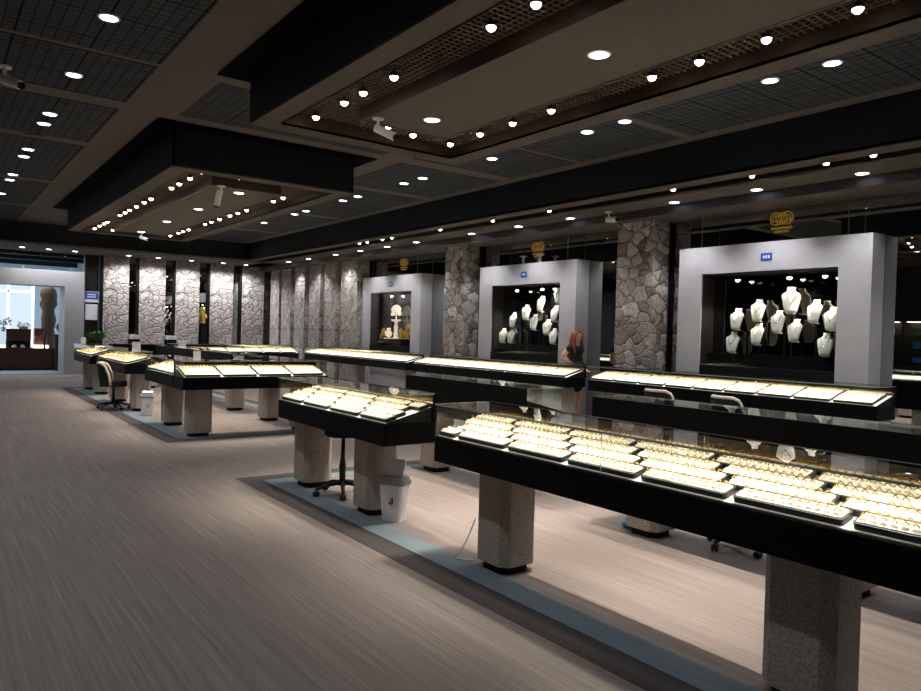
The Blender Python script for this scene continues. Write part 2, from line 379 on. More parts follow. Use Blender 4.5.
# coffers -----------------------------------------------------------
def coffer(x0, x1, y0, y1):
    global k
    z = 3.6
    g = .25
    struct(MB().box(x0 - g, x1 + g, y0 - g, y1 + g, ZC - .02, ZC - .007).build('trim_%d' % (k + 60), M['ink']))
    t = .02
    m = MB()
    m.box(x0, x1, y0, y0 + t, z, ZC - .02); m.box(x0, x1, y1 - t, y1, z, ZC - .02); m.box(x0, x0 + t, y0, y1, z, ZC - .02); m.box(x1 - t, x1, y0, y1, z, ZC - .02)
    struct(m.build('trim_%d' % k, M['navy'])); k += 1
    l, h = .235, .80
    m = MB()
    m.box(x0, x1, y0, y0 + l, z - .02, z); m.box(x0, x1, y1 - l, y1, z - .02, z); m.box(x0, x0 + l, y0 + l, y1 - l, z - .02, z); m.box(x1 - l, x1, y0 + l, y1 - l, z - .02, z)
    m.box(x0 + h, x1 - h, y0 + h + .1, y1 - h - .1, z - .02, z)
    struct(m.build('trim_%d' % k, M['lip'])); k += 1
    m = MB()
    a, b = x0 + l, x1 - l; c, d = y0 + l, y1 - l
    m.box(a - .02, a, c, d, z - .02, 3.78); m.box(b, b + .02, c, d, z - .02, 3.78); m.box(a, b, c - .02, c, z - .02, 3.78); m.box(a, b, d, d + .02, z - .02, 3.78)
    a2, b2, c2, d2 = x0 + h, x1 - h, y0 + h + .1, y1 - h - .1
    m.box(a2 - .03, a2, c2 - .03, d2 + .03, z - .025, 3.78); m.box(b2, b2 + .03, c2 - .03, d2 + .03, z - .025, 3.78); m.box(a2, b2, c2 - .03, c2, z - .025, 3.78); m.box(a2, b2, d2, d2 + .03, z - .025, 3.78)
    struct(m.build('trim_%d' % k, M['wood'])); k += 1
    m = MB().box(x0 + .02, x1 - .02, y0 + .02, y1 - .02, 3.9, 3.92)
    struct(m.build('trim_%d' % k, M['black'])); k += 1
    m = MB(); zz = 3.70; s = .058; w_ = .0016
    n = int((b - a) / s)
    for i in range(1, n):
        x = a + i * s
        if x < a2 or x > b2: m.box(x - w_, x + w_, c, d, zz, zz + .012)
        else: m.box(x - w_, x + w_, c, c2, zz, zz + .012); m.box(x - w_, x + w_, d2, d, zz, zz + .012)
    n = int((d - c) / s)
    for i in range(1, n):
        y = c + i * s
        if y < c2 or y > d2: m.box(a, b, y - w_, y + w_, zz, zz + .012)
        else: m.box(a, a2, y - w_, y + w_, zz, zz + .012); m.box(b2, b, y - w_, y + w_, zz, zz + .012)
    struct(m.build('trim_%d' % k, M['mesh'])); k += 1
coffer(2.59, 5.15, -2.5, 7.13)
coffer(2.52, 5.11, 9.66, 18.16)

# ---------------------------------------------------------------- lamps
protoD = protoS = None
DCOL = (.95, .97, 1.0)
def downlight(x, y, z, label, group, power=120, r=.085, angle=110, col=DCOL, lit=True):
    global protoD
    if protoD is None:
        protoD = thing('recessed_downlight', label, 'ceiling light', (x, y, z), 0, group)
        MB().lathe([(.088, 0), (.088, -.006), (.07, -.010), (.07, 0)], 24).build('trim_ring', M['white'], protoD)
        MB().lathe([(.0005, -.007), (.069, -.007), (.069, -.003), (.0005, -.003)], 24).build('lens', M['lamp'], protoD)
    else:
        dup(protoD, (x, y, z), 0, label, group)
    if lit: spotlight((x, y, z - .03), power, angle, .6, col, .06)
def spot(x, y, z, label, group, power=60, angle=70, tilt=(0, 0)):
    global protoS
    if protoS is None:
        protoS = thing('ceiling_spotlight', label, 'spotlight', (x, y, z), 0, group)
        MB().lathe([(.026, .035), (.034, .025), (.04, 0), (.036, 0), (.03, .012)], 14).build('housing', M['rubber'], protoS)
        MB().lathe([(.0005, -.03), (.014, -.027), (.025, -.019), (.032, -.008), (.034, .004), (.0005, .006)], 14).build('lens', M['spot'], protoS, True)
        MB().tube([(0, 0, .03), (0, 0, .07)], .008, 6).build('stem', M['rubber'], protoS)
    else:
        dup(protoS, (x, y, z), 0, label, group)
    if power: spotlight((x, y, z - .045), power, angle, .5, (1, .87, .72), .03, (tilt[0], tilt[1], 0))
PW = 1.0
nm = 'near coffer'
def row(name, ys, x, z, lab, grp, **kw):
    for i, y in enumerate(sorted(ys)):
        spot(x, y, z, 'warm spotlight in the %s, %s from near end' % (lab, ORD[i]), grp, **kw)
row('a', [2.2, 2.81, 3.35, 3.79, 4.95, 5.5, 6.02, 6.56], 4.66, 3.64, 'nearer coffer wall-side channel', 'spotlights of the nearer coffer', power=100, angle=60)
row('b', [3.44, 3.89, 5.16, 5.68, 6.04, 6.64], 3.08, 3.64, 'nearer coffer aisle-side channel', 'spotlights of the nearer coffer', power=75, angle=52)
for i, (x, y) in enumerate([(3.78, 6.42), (4.15, 6.53)]):
    spot(x, y, 3.64, 'warm spotlight in nearer coffer far end channel, %s of the white camera' % ('left', 'right')[i], 'spotlights of the nearer coffer', power=60)
row('c', [10.05, 10.58, 11.12, 11.54, 12.78, 13.25, 13.81, 14.34, 14.73, 15.16, 16.38, 16.7, 17.17, 17.75], 3.0, 3.64, 'farther coffer aisle-side channel', 'spotlights of the farther coffer', power=45, angle=60)
row('d', [11.07, 11.48, 12.71, 13.16, 13.59, 14.19, 14.69, 15.09, 16.25, 16.67, 17.04, 17.7], 4.6, 3.64, 'farther coffer wall-side channel', 'spotlights of the farther coffer', power=45, angle=60)
for i, (x, y) in enumerate([(3.52, 10.05), (4.02, 10.03), (3.36, 17.71)]):
    spot(x, y, 3.64, 'warm spotlight in farther coffer %s' % ('near end channel, left one', 'near end channel, right one', 'far end channel')[i], 'spotlights of the farther coffer', power=45, angle=60)
for i, y in enumerate([1.5, 3.63, 5.76]):
    downlight(3.87, y, 3.58, 'round downlight in nearer coffer centre panel, %s from near end' % ORD[i], 'coffer downlights', 540, angle=62, col=(1, .91, .80))
for i, y in enumerate([10.85, 12.87, 14.9, 17.0]):
    downlight(3.8, y, 3.58, 'round downlight in farther coffer centre panel, %s from near end' % ORD[i], 'coffer downlights', 400, angle=62, col=(1, .91, .80))
for i, y in enumerate([1.2, 3.6, 5.95, 6.64, 8.40, 10.17, 10.72, 12.48, 13.06, 14.81, 15.4, 17.2, 19.4]):
    downlight(1.2, y, ZC - .007, 'round downlight in tiled ceiling over open aisle, %s from near end' % ORD[i], 'aisle downlights', 58)
for i, y in enumerate([-1, 1.2, 3.6, 6, 8.4, 10.7, 13, 15.3, 17.6, 20]):
    downlight(-1.7, y, ZC - .007, 'round downlight in ceiling row left of the aisle, %s from near end' % ORD[i], 'aisle downlights', 48)
for i, y in enumerate([.6, 1.2, 3.32, 3.92, 5.74, 6.34, 8.22, 10.04, 10.62, 12.27, 12.88, 14.6, 15.2, 17.0]):
    downlight(6.59, y, ZC - .007, 'round downlight in ceiling beside long dark beam, %s from near end' % ORD[i], 'downlights beside the beam', 80)
for i, y in enumerate([1.4, 2.77, 4.14, 5.51, 6.85, 9.03, 10.4, 11.87, 13.95, 15.25, 16.6, 18.0, 19.75, 21.2]):
    downlight(9.03, y, ZB, 'round downlight in soffit along mirrored wall, %s from near end' % ORD[i], 'soffit downlights', 100)
for i, y in enumerate([3.2, 3.74, 4.26, 5.2, 6.4, 8.9, 10.4, 12.1, 13.99, 14.41, 15.11, 15.5]):
    spot(8.4, y, 3.64, 'warm spotlight in slot behind long dark beam, %s from near end' % ORD[i], 'slot spotlights', power=16)
for i, x in enumerate([2.15, 2.8, 3.46, 4.9, 5.75, 6.75, 7.75, 8.5]):
    downlight(x, 23.45, ZB, 'round downlight in the far soffit above the stone panels, %s from the left' % ORD[i], 'far soffit downlights', 125 if x > 4 else 40, angle=145)

# ---------------------------------------------------------------- counters
TH = math.atan2(.10, .42)
def counter(label, L, loc, rz, peds, D=.48, py=.16, back=True, endn=True, endf=True):
    """front faces local -y, length along +x"""
    t = thing('display_counter', label, 'counter', loc, rz, 'glass jewellery counters')
    m = MB().prism(rrect(0, L, 0, D, .012, 2), .67, .835); m.box(.004, L - .004, .004, D - .004, .835, .84)
    m.build('base_cabinet', M['gloss'], t)
    MB().add([(.02, .02, .8425), (L - .02, .02, .8425), (L - .02, D - .045, .9505), (.02, D - .045, .9505)], [(0, 1, 2, 3)]).build('display_bed', M['bed'], t)
    MB().add([(.02, .02, .842), (L - .02, .02, .842), (L - .02, D - .045, .95), (.02, D - .045, .95), (.02, .02, .8405), (L - .02, .02, .8405), (L - .02, D - .045, .8405), (.02, D - .045, .8405)],
             [(0, 1, 2, 3), (0, 4, 5, 1), (1, 5, 6, 2), (2, 6, 7, 3), (3, 7, 4, 0), (4, 7, 6, 5)]).build('bed_support', M['tray'], t)
    g = .008
    MB().box(0.003, L - .003, .003, .003 + g, .841, 1.052).build('front_glass', M['glass'], t)
    MB().box(.003, .003 + g, .0125, D - .035, .841, 1.052).build('end_glass', M['glass'], t)
    MB().box(L - .003 - g, L - .003, .0125, D - .035, .841, 1.052).build('end_glass', M['glass'], t)
    tp = MB().box(0, L, 0, D - .03, 1.053, 1.061).build('top_glass', M['topglass'], t)
    e = MB(); e.box(0, L, -.0015, 0, 1.0535, 1.0605); e.box(-.0015, 0, 0, D - .03, 1.0535, 1.0605); e.box(L, L + .0015, 0, D - .03, 1.0535, 1.0605)
    e.build('glass_edge', M['gedge'], tp)
    if back:
        bp = MB().box(0, L, D - .03, D, .84, 1.062).build('back_panel', M['gloss'], t)
        MB().box(.015, L - .015, D - .034, D - .0305, .85, 1.05).build('mirror_lining', M['cmirror'], bp)
    MB().box(.05, L - .05, .0115, .016, 1.047, 1.0525).build('light_channel', M['metal'], t)
    n = max(1, round(L / 1.3)); jn = MB()
    for i in range(1, n): jn.box(i * L / n - .0025, i * L / n + .0025, .0015, .0028, .842, 1.052)
    if n > 1: jn.build('glass_joint', M['gedge'], t)
    for p in peds:
        c = .05; x0, x1, y0, y1 = p - .16, p + .16, py, py + .3
        poly = [(x0 + c, y0), (x1 - c, y0), (x1, y0 + c), (x1, y1 - c), (x1 - c, y1), (x0 + c, y1), (x0, y1 - c), (x0, y0 + c)]
        po = MB().prism(poly, .055, .67).build('pedestal', M['granite'], t)
        q = [(a + (.03 if a < p else -.03), b + (.03 if b < py + .15 else -.03)) for a, b in poly]
        MB().prism(q, 0, .056).build('plinth', M['black'], po)
    # light inside the case
    w_ = Matrix.Translation(loc) @ Matrix.Rotation(rz, 4, 'Z')
    pt = w_ @ Vector((L / 2, .09, 1.046))
    a = arealight(pt, 4.0 * L, L - .12, .04, (1, .92, .76), (math.radians(-4), 0, rz), 'case_light'); a.data.spread = math.radians(170)
    return t, w_

pads = {}
def make_tray(L, D, nx, ny, label, M4, group):
    key = (L, D, nx, ny)
    if key in pads:
        r = dup(pads[key], M4.translation, None, label, group, M4.to_euler())
        return r
    r = thing('ring_tray', label, 'jewellery tray', M4.translation, 0, group); r.rotation_euler = M4.to_euler()
    MB().prism(rrect(0, L, 0, D, .015, 3), 0, .026, rrect(-.002, L + .002, -.002, D + .002, .016, 3)).build('tray_base', M['tray'], r)
    m = MB().prism(rrect(.009, L - .009, .009, D - .009, .012, 3), .026, .030)
    for j in range(ny):
        for i in range(nx):
            x = .012 + (L - .024) * (i + .5) / nx; y = .012 + (D - .024) * (j + .5) / ny
            a, b = (L - .024) / nx * .44, (D - .024) / ny * .42
            m.prism([(x - a, y - b), (x + a, y - b), (x + a, y + b), (x - a, y + b)], .030, .040, [(x - a * .7, y - b * .35), (x + a * .7, y - b * .35), (x + a * .7, y + b * .35), (x - a * .7, y + b * .35)])
    m.build('ring_pad', M['pad'], r)
    pads[key] = r
    return r
ringM = []     # all ring places: (matrix, distance rank)
def lay_trays(case_w, L, D, rows, cols, x0, pitch, tl, td, stag, lab, group, nx, ny, near_first=True, jewel=True, rev=False, depth0=.03):
    for c in range(cols):
        for r_ in range(rows):
            sl = math.hypot(.42, .10) if D > 0 else 1
            y = depth0 + r_ * (td + .004) * math.cos(TH)
            xx = x0 + c * pitch - stag * r_
            xe = min(xx + tl, L - .022); xx = max(xx, .022)
            if xe - xx < .1: continue
            tw = round(xe - xx, 3); kx = max(2, round(nx * tw / tl))
            zz = .8435 + (y - .02) / (D - .065) * .108
            Ml = case_w @ Matrix.Translation((xx, y, zz + .0015)) @ Matrix.Rotation(math.atan2(.108, D - .065), 4, 'X')
            cc = cols - 1 - c if rev else c
            label = 'black ring tray, %s, %sof %s' % (ORD[cc] + ' from ' + lab[1], (ORD[r_] + ' row ' if rows > 1 else ''), lab[0])
            make_tray(tw, td, kx, ny, label, Ml, group)
            if jewel:
                for j in range(ny):
                    for i in range(kx):
                        if random.random() < .06: continue
                        x = .012 + (tw - .024) * (i + .5) / kx; yy = .012 + (td - .024) * (j + .5) / ny
                        ringM.append((Ml @ Matrix.Translation((x, yy, .0446)) @ Matrix.Rotation(random.uniform(-.5, .5), 4, 'Z') @ Matrix.Rotation(random.uniform(-.3, .3), 4, 'X'), Ml.translation))

A = -PI / 2      # faces the open aisle (-X): local x runs toward the camera
# near island: front row
YN = 1.02
t1, w1 = counter('long glass jewellery counter nearest the camera, filled with ring trays', 4.04 - YN, (2.8, 4.04, 0), A, [.42, 2.47])
t2, w2 = counter('glass jewellery counter beyond the gap, with white bin at its pedestal', 2.05, (2.8, 6.75, 0), A, [.16, 1.40])
G1 = 'ring trays in the nearest counter'
lay_trays(w1, 4.04 - YN, .48, 4, 7, -.275, .505, .468, .098, .10, ('nearest counter', 'far end'), G1, 12, 2)
G2 = 'ring trays in the second counter'
lay_trays(w2, 2.05, .48, 4, 5, -.03, .545, .50, .098, .10, ('counter behind white bin', 'far end'), G2, 12, 2)
# near island: wall-side row, dark back toward the camera
B_ = PI / 2
counter('glass counter with plain black back panel behind the nearest counter', 3.73, (4.82, .30, 0), B_, [.3, 1.85, 3.35], py=.03)
counter('short glass counter with black back panel behind the counter with the bin', 2.0, (4.82, 4.85, 0), B_, [.45, 1.78], py=.03)
# far island
t5, w5 = counter('glass jewellery counter across the near end of the far island', 2.14, (2.8, 10.0, 0), 0, [.30, 1.86])
t6, w6 = counter('glass jewellery counter at the near left corner of the far island', 1.62, (2.8, 12.12, 0), A, [.5])
t7, w7 = counter('glass jewellery counter in the middle of the far island beside the swivel chair', 2.6, (2.8, 16.1, 0), A, [.55, 2.35])
t8, w8 = counter('glass jewellery counter at the far left end of the far island', 2.0, (2.8, 18.9, 0), A, [.35, 1.6])
counter('long glass counter with black back panel on the wall side of the far island', 5.2, (4.82, 12.6, 0), B_, [.62, 3.0, 4.6], py=.03)
counter('short glass counter with black back panel at the near wall-side corner of the far island', 1.35, (4.82, 10.6, 0), B_, [.95], py=.03)
counter('glass counter with black back panel closing the far end of the far island', 1.35, (4.8, 18.9, 0), PI, [.4])
def one(wm, L, lab, side, g, rows=2, n=None):
    n = n or int((L - .1) / .46); p = (L - .06) / n
    lay_trays(wm, L, .48, rows, n, .03, p, p - .034, .40 / rows - .012, 0, (lab, side), g, 10, 5 if rows == 2 else 8)
one(w5, 2.14, 'far island near-end counter', 'left', 'ring trays in the far island')
one(w6, 1.62, 'far island near-left corner counter', 'far end', 'ring trays in the far island')
one(w7, 2.6, 'counter beside the swivel chair', 'far end', 'ring trays in the far island')
one(w8, 2.0, 'far island far-left counter', 'far end', 'ring trays in the far island')
# wall row facing the camera side
t9, w9 = counter('wall-side glass counter under the nearest grey showcase', 4.43, (8.65, 8.14, 0), A, [.4, 2.2, 4.1])
ta, wa = counter('wall-side glass counter under the middle grey showcase, next to the woman', 4.76, (8.65, 13.40, 0), A, [.4, 2.2, 3.6, 4.4])
tb, wb = counter('wall-side glass counter under the farthest grey showcase and ribbed stone wall', 5.4, (8.65, 19.05, 0), A, [.4, 2.6, 5.0])
one(w9, 4.43, 'counter under nearest grey showcase', 'far end', 'trays of the wall counters', 1, 9)
one(wa, 4.76, 'counter under middle grey showcase', 'far end', 'trays of the wall counters', 1, 9)
one(wb, 5.4, 'counter under farthest grey showcase', 'far end', 'trays of the wall counters', 1, 10)
tc_, wc = counter('glass counter across the far end of the hall before the stone panels', 3.5, (5.1, 19.3, 0), 0, [.5, 2.0, 3.1])
one(wc, 3.5, 'counter across hall far end', 'left', 'trays of the wall counters', 1, 7)

# rings: the 300 nearest one by one, the rest as one object
cp = Vector((0, 0, 1.55))
ringM.sort(key=lambda q: (q[0].translation - cp).length)
def ring_shape(m, Mx, seg=7):
    n0 = len(m.v)
    m.tube([(.0105 * math.cos(PI * i / seg), 0, .0105 * math.sin(PI * i / seg)) for i in range(seg + 1)], .0027, 4)
    m.ell((0, 0, .0125), (.004, .004, .0035), 5, 4)
    m.xf(Mx, n0)
r0 = None
for Mx, _ in ringM[:300]:
    if r0 is None:
        mm = MB(); ring_shape(mm, Matrix.Identity(4), 9); r0 = mm.build('gold_ring', M['gold'], None, True)
        tag(r0, 'gold ring standing in a cream pad of a tray in the nearest counter', 'ring', 'gold rings in the nearest counter'); o = r0
    else:
        o = r0.copy(); COL.objects.link(o)
    o.matrix_world = Mx
mm = MB()
for Mx, p in ringM[300:]: ring_shape(mm, Mx, 5)
tag(mm.build('gold_ring_rows', M['gold']), 'gold rings in rows filling the ring trays of all the counters', 'jewellery', kind='stuff')

# ---------------------------------------------------------------- stone panels and columns
def column(name, x0, x1, y0, y1, z1, m, label, grp, fine=False):
    t = thing(name, label, 'stone column', ((x0 + x1) / 2, (y0 + y1) / 2, 0), 0, grp)
    lx, ly = (x1 - x0) / 2, (y1 - y0) / 2
    mb = MB(); nz = 24; rings = []
    rnd = random.Random(int(x0 * 100 + y0 * 10))
    per = []
    n = 8
    for i in range(n): per.append((-lx + 2 * lx * i / n, -ly))
    for i in range(n): per.append((lx, -ly + 2 * ly * i / n))
    for i in range(n): per.append((lx - 2 * lx * i / n, ly))
    for i in range(n): per.append((-lx, ly - 2 * ly * i / n))
    for kz in range(nz + 1):
        z = z1 * kz / nz
        rings.append([(px * (1 - rnd.uniform(0, .018)), py * (1 - rnd.uniform(0, .018)), z) for px, py in per])
    mb.loft(rings); o = mb.build('stone_cladding', m, t)
    return t
zs = 3.468
GP = 'stone columns along the mirrored wall'
for i, (ya, yb) in enumerate([(7.55, 8.33), (12.63, 13.4)]):
    c = column('stone_column', 9.47, 9.86, ya, yb, zs, M['stone'], 'rough stone column on the mirrored wall between %s' % ('the nearest and middle grey showcases', 'the middle and farthest grey showcases')[i], GP)
    MB().box(.195, .275, -.37, .37, 0, zs).build('black_channel', M['black'], c)
GF = 'stone panels on the far wall'
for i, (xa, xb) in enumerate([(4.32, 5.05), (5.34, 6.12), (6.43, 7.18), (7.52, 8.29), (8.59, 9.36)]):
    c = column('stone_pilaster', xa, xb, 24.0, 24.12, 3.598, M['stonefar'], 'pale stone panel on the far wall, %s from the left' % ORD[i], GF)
    h = (xb - xa) / 2
    MB().box(-h - .06, -h - .004, -.045, .06, 0, 3.598).build('black_edge_strip', M['black'], c)
GW = 'stone ribs on the wall beyond the farthest showcase'
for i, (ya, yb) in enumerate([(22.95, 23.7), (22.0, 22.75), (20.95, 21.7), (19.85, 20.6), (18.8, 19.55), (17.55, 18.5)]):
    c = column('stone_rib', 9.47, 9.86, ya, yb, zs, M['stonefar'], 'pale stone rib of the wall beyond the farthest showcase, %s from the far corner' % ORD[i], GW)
    MB().box(.195, .28, -.33, .33, 0, zs).build('black_channel', M['black'], c)

# ---------------------------------------------------------------- grey showcases
def showcase(y0, y1, label, plate_y):
    t = thing('wall_showcase', label, 'showcase', (9.6, (y0 + y1) / 2, 0), 0, 'grey wall showcases')
    h = (y1 - y0) / 2; d = .345; a = h - .42; zb, zt = 1.0, 2.55
    m = MB()
    m.box(0, d, -h, -a, 0, 2.96); m.box(0, d, a, h, 0, 2.96); m.box(0, d, -a, a, zt, 2.96); m.box(.06, d, -a, a, 0, .62)
    m.build('frame', M['grey'], t)
    m = MB().box(.012, d - .02, -a, a, .62, 1.16); m.box(.2, d - .02, -a, a, 1.16, 1.34)
    m.build('black_step_plinth', M['black'], t)
    MB().box(d - .02, d - .005, -a, a, 1.34, zt).build('back_mirror', M['dkmirror'], t)
    MB().box(.02, .028, -a, a, 1.165, zt).build('front_glass', M['pane'], t)
    m = MB(); m.box(.03, d - .02, -a, -a + .012, 1.165, zt); m.box(.03, d - .02, a - .012, a, 1.165, zt); m.box(.03, d - .02, -a, a, zt - .012, zt)
    m.build('dark_lining', M['back'], t)
    pl = MB().box(-.012, 0, plate_y - h - .085 - 0, plate_y - h + .085, 2.69, 2.80).build('sign_plate', M['bluesign'], t)
    m = MB()
    for j in range(3): m.box(-.015, -.012, plate_y - h - .05 + .038 * j, plate_y - h - .028 + .038 * j, 2.725, 2.765)
    m.build('white_lettering', M['paper'], pl)
    for s in (-.75, .78):
        MB().tube([(.12, h * s, 2.96), (.12, h * s, 3.47)], .008, 6).build('hanger_rod', M['metal'], t)
    return t
showcase(4.24, 7.15, 'nearest grey wall showcase holding white necklace busts', 1.43)
showcase(9.40, 12.28, 'middle grey wall showcase holding white necklace busts behind the woman', 1.45)
showcase(14.58, 17.46, 'farthest grey wall showcase holding the crystal tree', 1.4)
SP = 'showcase spotlights'
for lab, ys in (('nearest', (6.2, 5.4, 4.9)), ('middle', (11.2, 10.45, 10.1)), ('farthest', (16.16, 15.6))):
    for i, y in enumerate(ys):
        spot(9.74, y, 2.45, 'tiny spotlight inside the %s grey showcase, %s from the left' % (lab, ORD[i]), SP, power=48 if lab != 'farthest' else 8, angle=120)
# gold emblems on the mirror above
for y, lab in ((5.66, 'nearest'), (10.83, 'middle'), (15.92, 'farthest')):
    t = thing('gold_emblem', 'gold emblem of interlaced rings over two lines, on mirror above the %s showcase' % lab, 'emblem', (9.94, y, 3.11), 0, 'gold emblems')
    m = MB()
    for dy, rz_ in ((-.085, .09), (0, .075), (.085, .09)):
        m.tube([(-.008, dy + .085 * math.cos(a), .22 + rz_ * math.sin(a)) for a in [2 * PI * i / 20 for i in range(21)]], .009, 6)
        m.tube([(-.008, dy + .045 * math.cos(a), .22 + .05 * math.sin(a)) for a in [2 * PI * i / 16 for i in range(17)]], .006, 6)
    m.tube([(-.008, -.15, .2), (-.008, 0, .13), (-.008, .15, .2)], .008, 6)
    m.build('ring_motif', M['goldp'], t)
    m = MB(); rr = random.Random(3)
    for zz, n, wd in ((.065, 9, .16), (.015, 6, .11)):
        for i in range(n):
            yy = -wd + 2 * wd * i / n
            m.box(-.012, -.002, yy, yy + 2 * wd / n * .72, zz, zz + .032)
    m.build('gold_lettering', M['goldp'], t)

# necklace busts ----------------------------------------------------
def make_bust(name='necklace_bust'):
    m = MB(); rings = []
    prof = [(.06, .025, 0, -.045), (.072, .03, .04, -.045), (.09, .034, .12, -.035), (.104, .036, .19, -.018), (.10, .036, .215, -.008), (.06, .034, .243, .008), (.042, .032, .262, .018), (.044, .032, .30, .028)]
    for wx, dy, z, oy in prof:
        rings.append([(wx * math.cos(2 * PI * k_ / 16), oy + dy * math.sin(2 * PI * k_ / 16), z) for k_ in range(16)])
    m.loft(rings); return m
bust0 = None; neck0 = None
def bust(y, z, label, grp, yaw, s=1.0):
    """bust with its centre at height z; stands on a black riser"""
    global bust0, neck0
    zb = z - .15 * s
    if bust0 is None:
        bust0 = thing('necklace_bust', label, 'bust', (9.76, y, zb), yaw, grp)
        make_bust().build('bust_form', M['cream'], bust0, True)
        MB().lathe([(.05, -.012), (.05, 0), (.02, .004)], 14).build('foot', M['cream'], bust0)
        b = bust0
    else:
        b = dup(bust0, (9.76, y, zb), yaw, label, grp)
    b.scale = (s, s, s)
    nl = 'silver necklace on the ' + label.replace('white velvet ', '')
    if neck0 is None:
        m = MB(); pts = []
        for i in range(17):
            a = PI * i / 16
            pts.append((.05 * math.cos(a), -.03 - .052 * math.sin(a), .245 - .115 * math.sin(a)))
        m.tube(pts, .0035, 5); m.ell((0, -.086, .118), (.008, .004, .012), 8, 6)
        neck0 = m.build('necklace', M['silver'], None, True); tag(neck0, nl, 'necklace', 'necklaces on the busts'); n = neck0
        n.location = (9.76, y, zb)
    else:
        n = neck0.copy(); COL.objects.link(n); n['label'] = nl
        n.location = (9.76, y, zb)
    n.rotation_euler = (0, 0, yaw); n.scale = (s, s, s)
riser0 = None
def riser(y, ztop, label, zbase=1.34, w_=.09):
    o = MB().box(-.085, .085, -w_, w_, 0, ztop - zbase).build('display_riser', M['black'], None, False, (9.81, y, zbase))
    tag(o, label, 'display stand', 'black risers in the showcases')
F3 = [(6.197, 1.865), (6.255, 1.52), (5.859, 1.995), (5.857, 1.65), (5.547, 1.83), (5.372, 2.13), (5.294, 1.709), (5.022, 1.972), (4.864, 1.522), (4.79, 1.87)]
names3 = ['left bust of the middle tier', 'leftmost bust of the lowest tier', 'tall left bust of the upper tier', 'bust under the tall left one', 'bust just left of the topmost', 'wide topmost bust', 'bust below the topmost', 'right bust of the upper tier', 'rightmost bust of the lowest tier', 'half hidden bust at the right edge']
rdone = set()
for i, (y, z) in enumerate(F3):
    bust(y, z, 'white velvet %s in the nearest showcase' % names3[i], 'white busts in the nearest showcase', A + [.0, .05, .1, -.1, .0, .45, -.05, -.1, .1, .1][i], 1.05 if i != 5 else 1.2)
F2 = [(11.62, 1.516), (11.355, 1.516), (11.306, 1.842), (10.911, 2.001), (10.671, 1.80), (10.477, 2.16), (10.291, 1.704), (10.102, 1.53), (10.083, 1.965), (9.99, 2.31)]
names2 = ['leftmost bust of the lowest tier', 'second bust of the lowest tier', 'left bust of the middle tier', 'left bust of the upper tier', 'bust below the topmost', 'topmost central bust', 'right bust of the middle tier', 'rightmost bust of the lowest tier', 'upper bust at the right edge', 'bust in the top right corner']
for i, (y, z) in enumerate(F2):
    bust(y, z, 'white velvet %s in the middle showcase' % names2[i], 'white busts in the middle showcase', A + .25 - .12 * (i % 3), 1.0)
def under(lst, lab, nmz, sc=1.05):
    # risers end just under each bust; lower busts stand in front on the plinth step
    for i, (y, z) in enumerate(lst):
        s = 1.2 if (lab == 'nearest' and i == 5) else (1.05 if lab == 'nearest' else 1.0)
        ztop = z - .162 * s - .002
        if ztop > 1.345:
            # narrow stem riser
            h = ztop - 1.341
            q = .035 if i % 2 and i < 9 else -.035
            m = MB().box(.07, .14, q - .025, q + .025, 0, .01); m.box(.095, .115, q - .01, q + .01, .01, h - .008); m.box(-.04, .05, -.045, .045, h - .008, h); m.box(.05, .115, q - .01, q + .01, h - .008, h)
            o = m.build('display_riser', M['black'], None, False, (9.76, y, 1.341))
            tag(o, 'black stand carrying the ' + nmz[i] + ' in the %s showcase' % lab, 'display stand', 'black risers in the showcases')
# (the step plinth is widened below so that risers stand on it)
under(F3, 'nearest', names3); under(F2, 'middle', names2)

# crystal tree scene in the farthest showcase
t = thing('crystal_tree', 'pale crystal tree ornament on white pedestal in the farthest showcase', 'ornament', (9.76, 15.94, 1.343))
m = MB(); rr = random.Random(5)
for i in range(40):
    a = rr.uniform(0, 2 * PI); b = rr.uniform(0, PI / 1.6); r_ = .12
    m.ell((.06 * math.cos(a) * math.sin(b), .19 * math.sin(a) * math.sin(b), .68 + .16 * math.cos(b)), (.03, .05, .045), 7, 5)
m.build('crown', M['crystal'], t); MB().tube([(0, 0, .50), (0, .01, .72)], .016, 8).build('trunk', M['crystal'], t)
MB().lathe([(.1, 0), (.12, .03), (.07, .06), (.085, .14), (.06, .2), (.08, .3), (.05, .38), (.06, .44), (.18, .47), (.18, .50), (.02, .505)], 18, sx=.55).build('pedestal', M['crystal'], t)
def nugget(y, z, s, label, shape, q=1.7):
    m = MB(); rr = random.Random(int(y * 100))
    for i in range(14): m.ell((rr.uniform(-.04, .04) * s, rr.uniform(-.06, .06) * s, rr.uniform(.035, .12) * s * q), (.03 * s, .04 * s, .045 * s), 7, 5)
    m.box(-.05 * s, .05 * s, -.08 * s, .1 * s, 0, .02)
    o = m.build('gilded_ornament', shape, None, False, (9.76, y, z)); tag(o, label, 'ornament', 'gilded ornaments around the crystal tree')
nugget(16.56, 1.342, 1.2, 'small gilded ornament at the left of the crystal tree', M['goldp'])
nugget(16.29, 1.342, 1.2, 'pale rounded ornament next to the left of the crystal tree pedestal', M['crystal'])
nugget(15.66, 1.342, 1.0, 'low gilded ornament just right of the crystal tree pedestal', M['goldp'])
nugget(15.36, 1.342, 1.7, 'large gilded ornament at the right edge of the farthest showcase', M['goldp'])

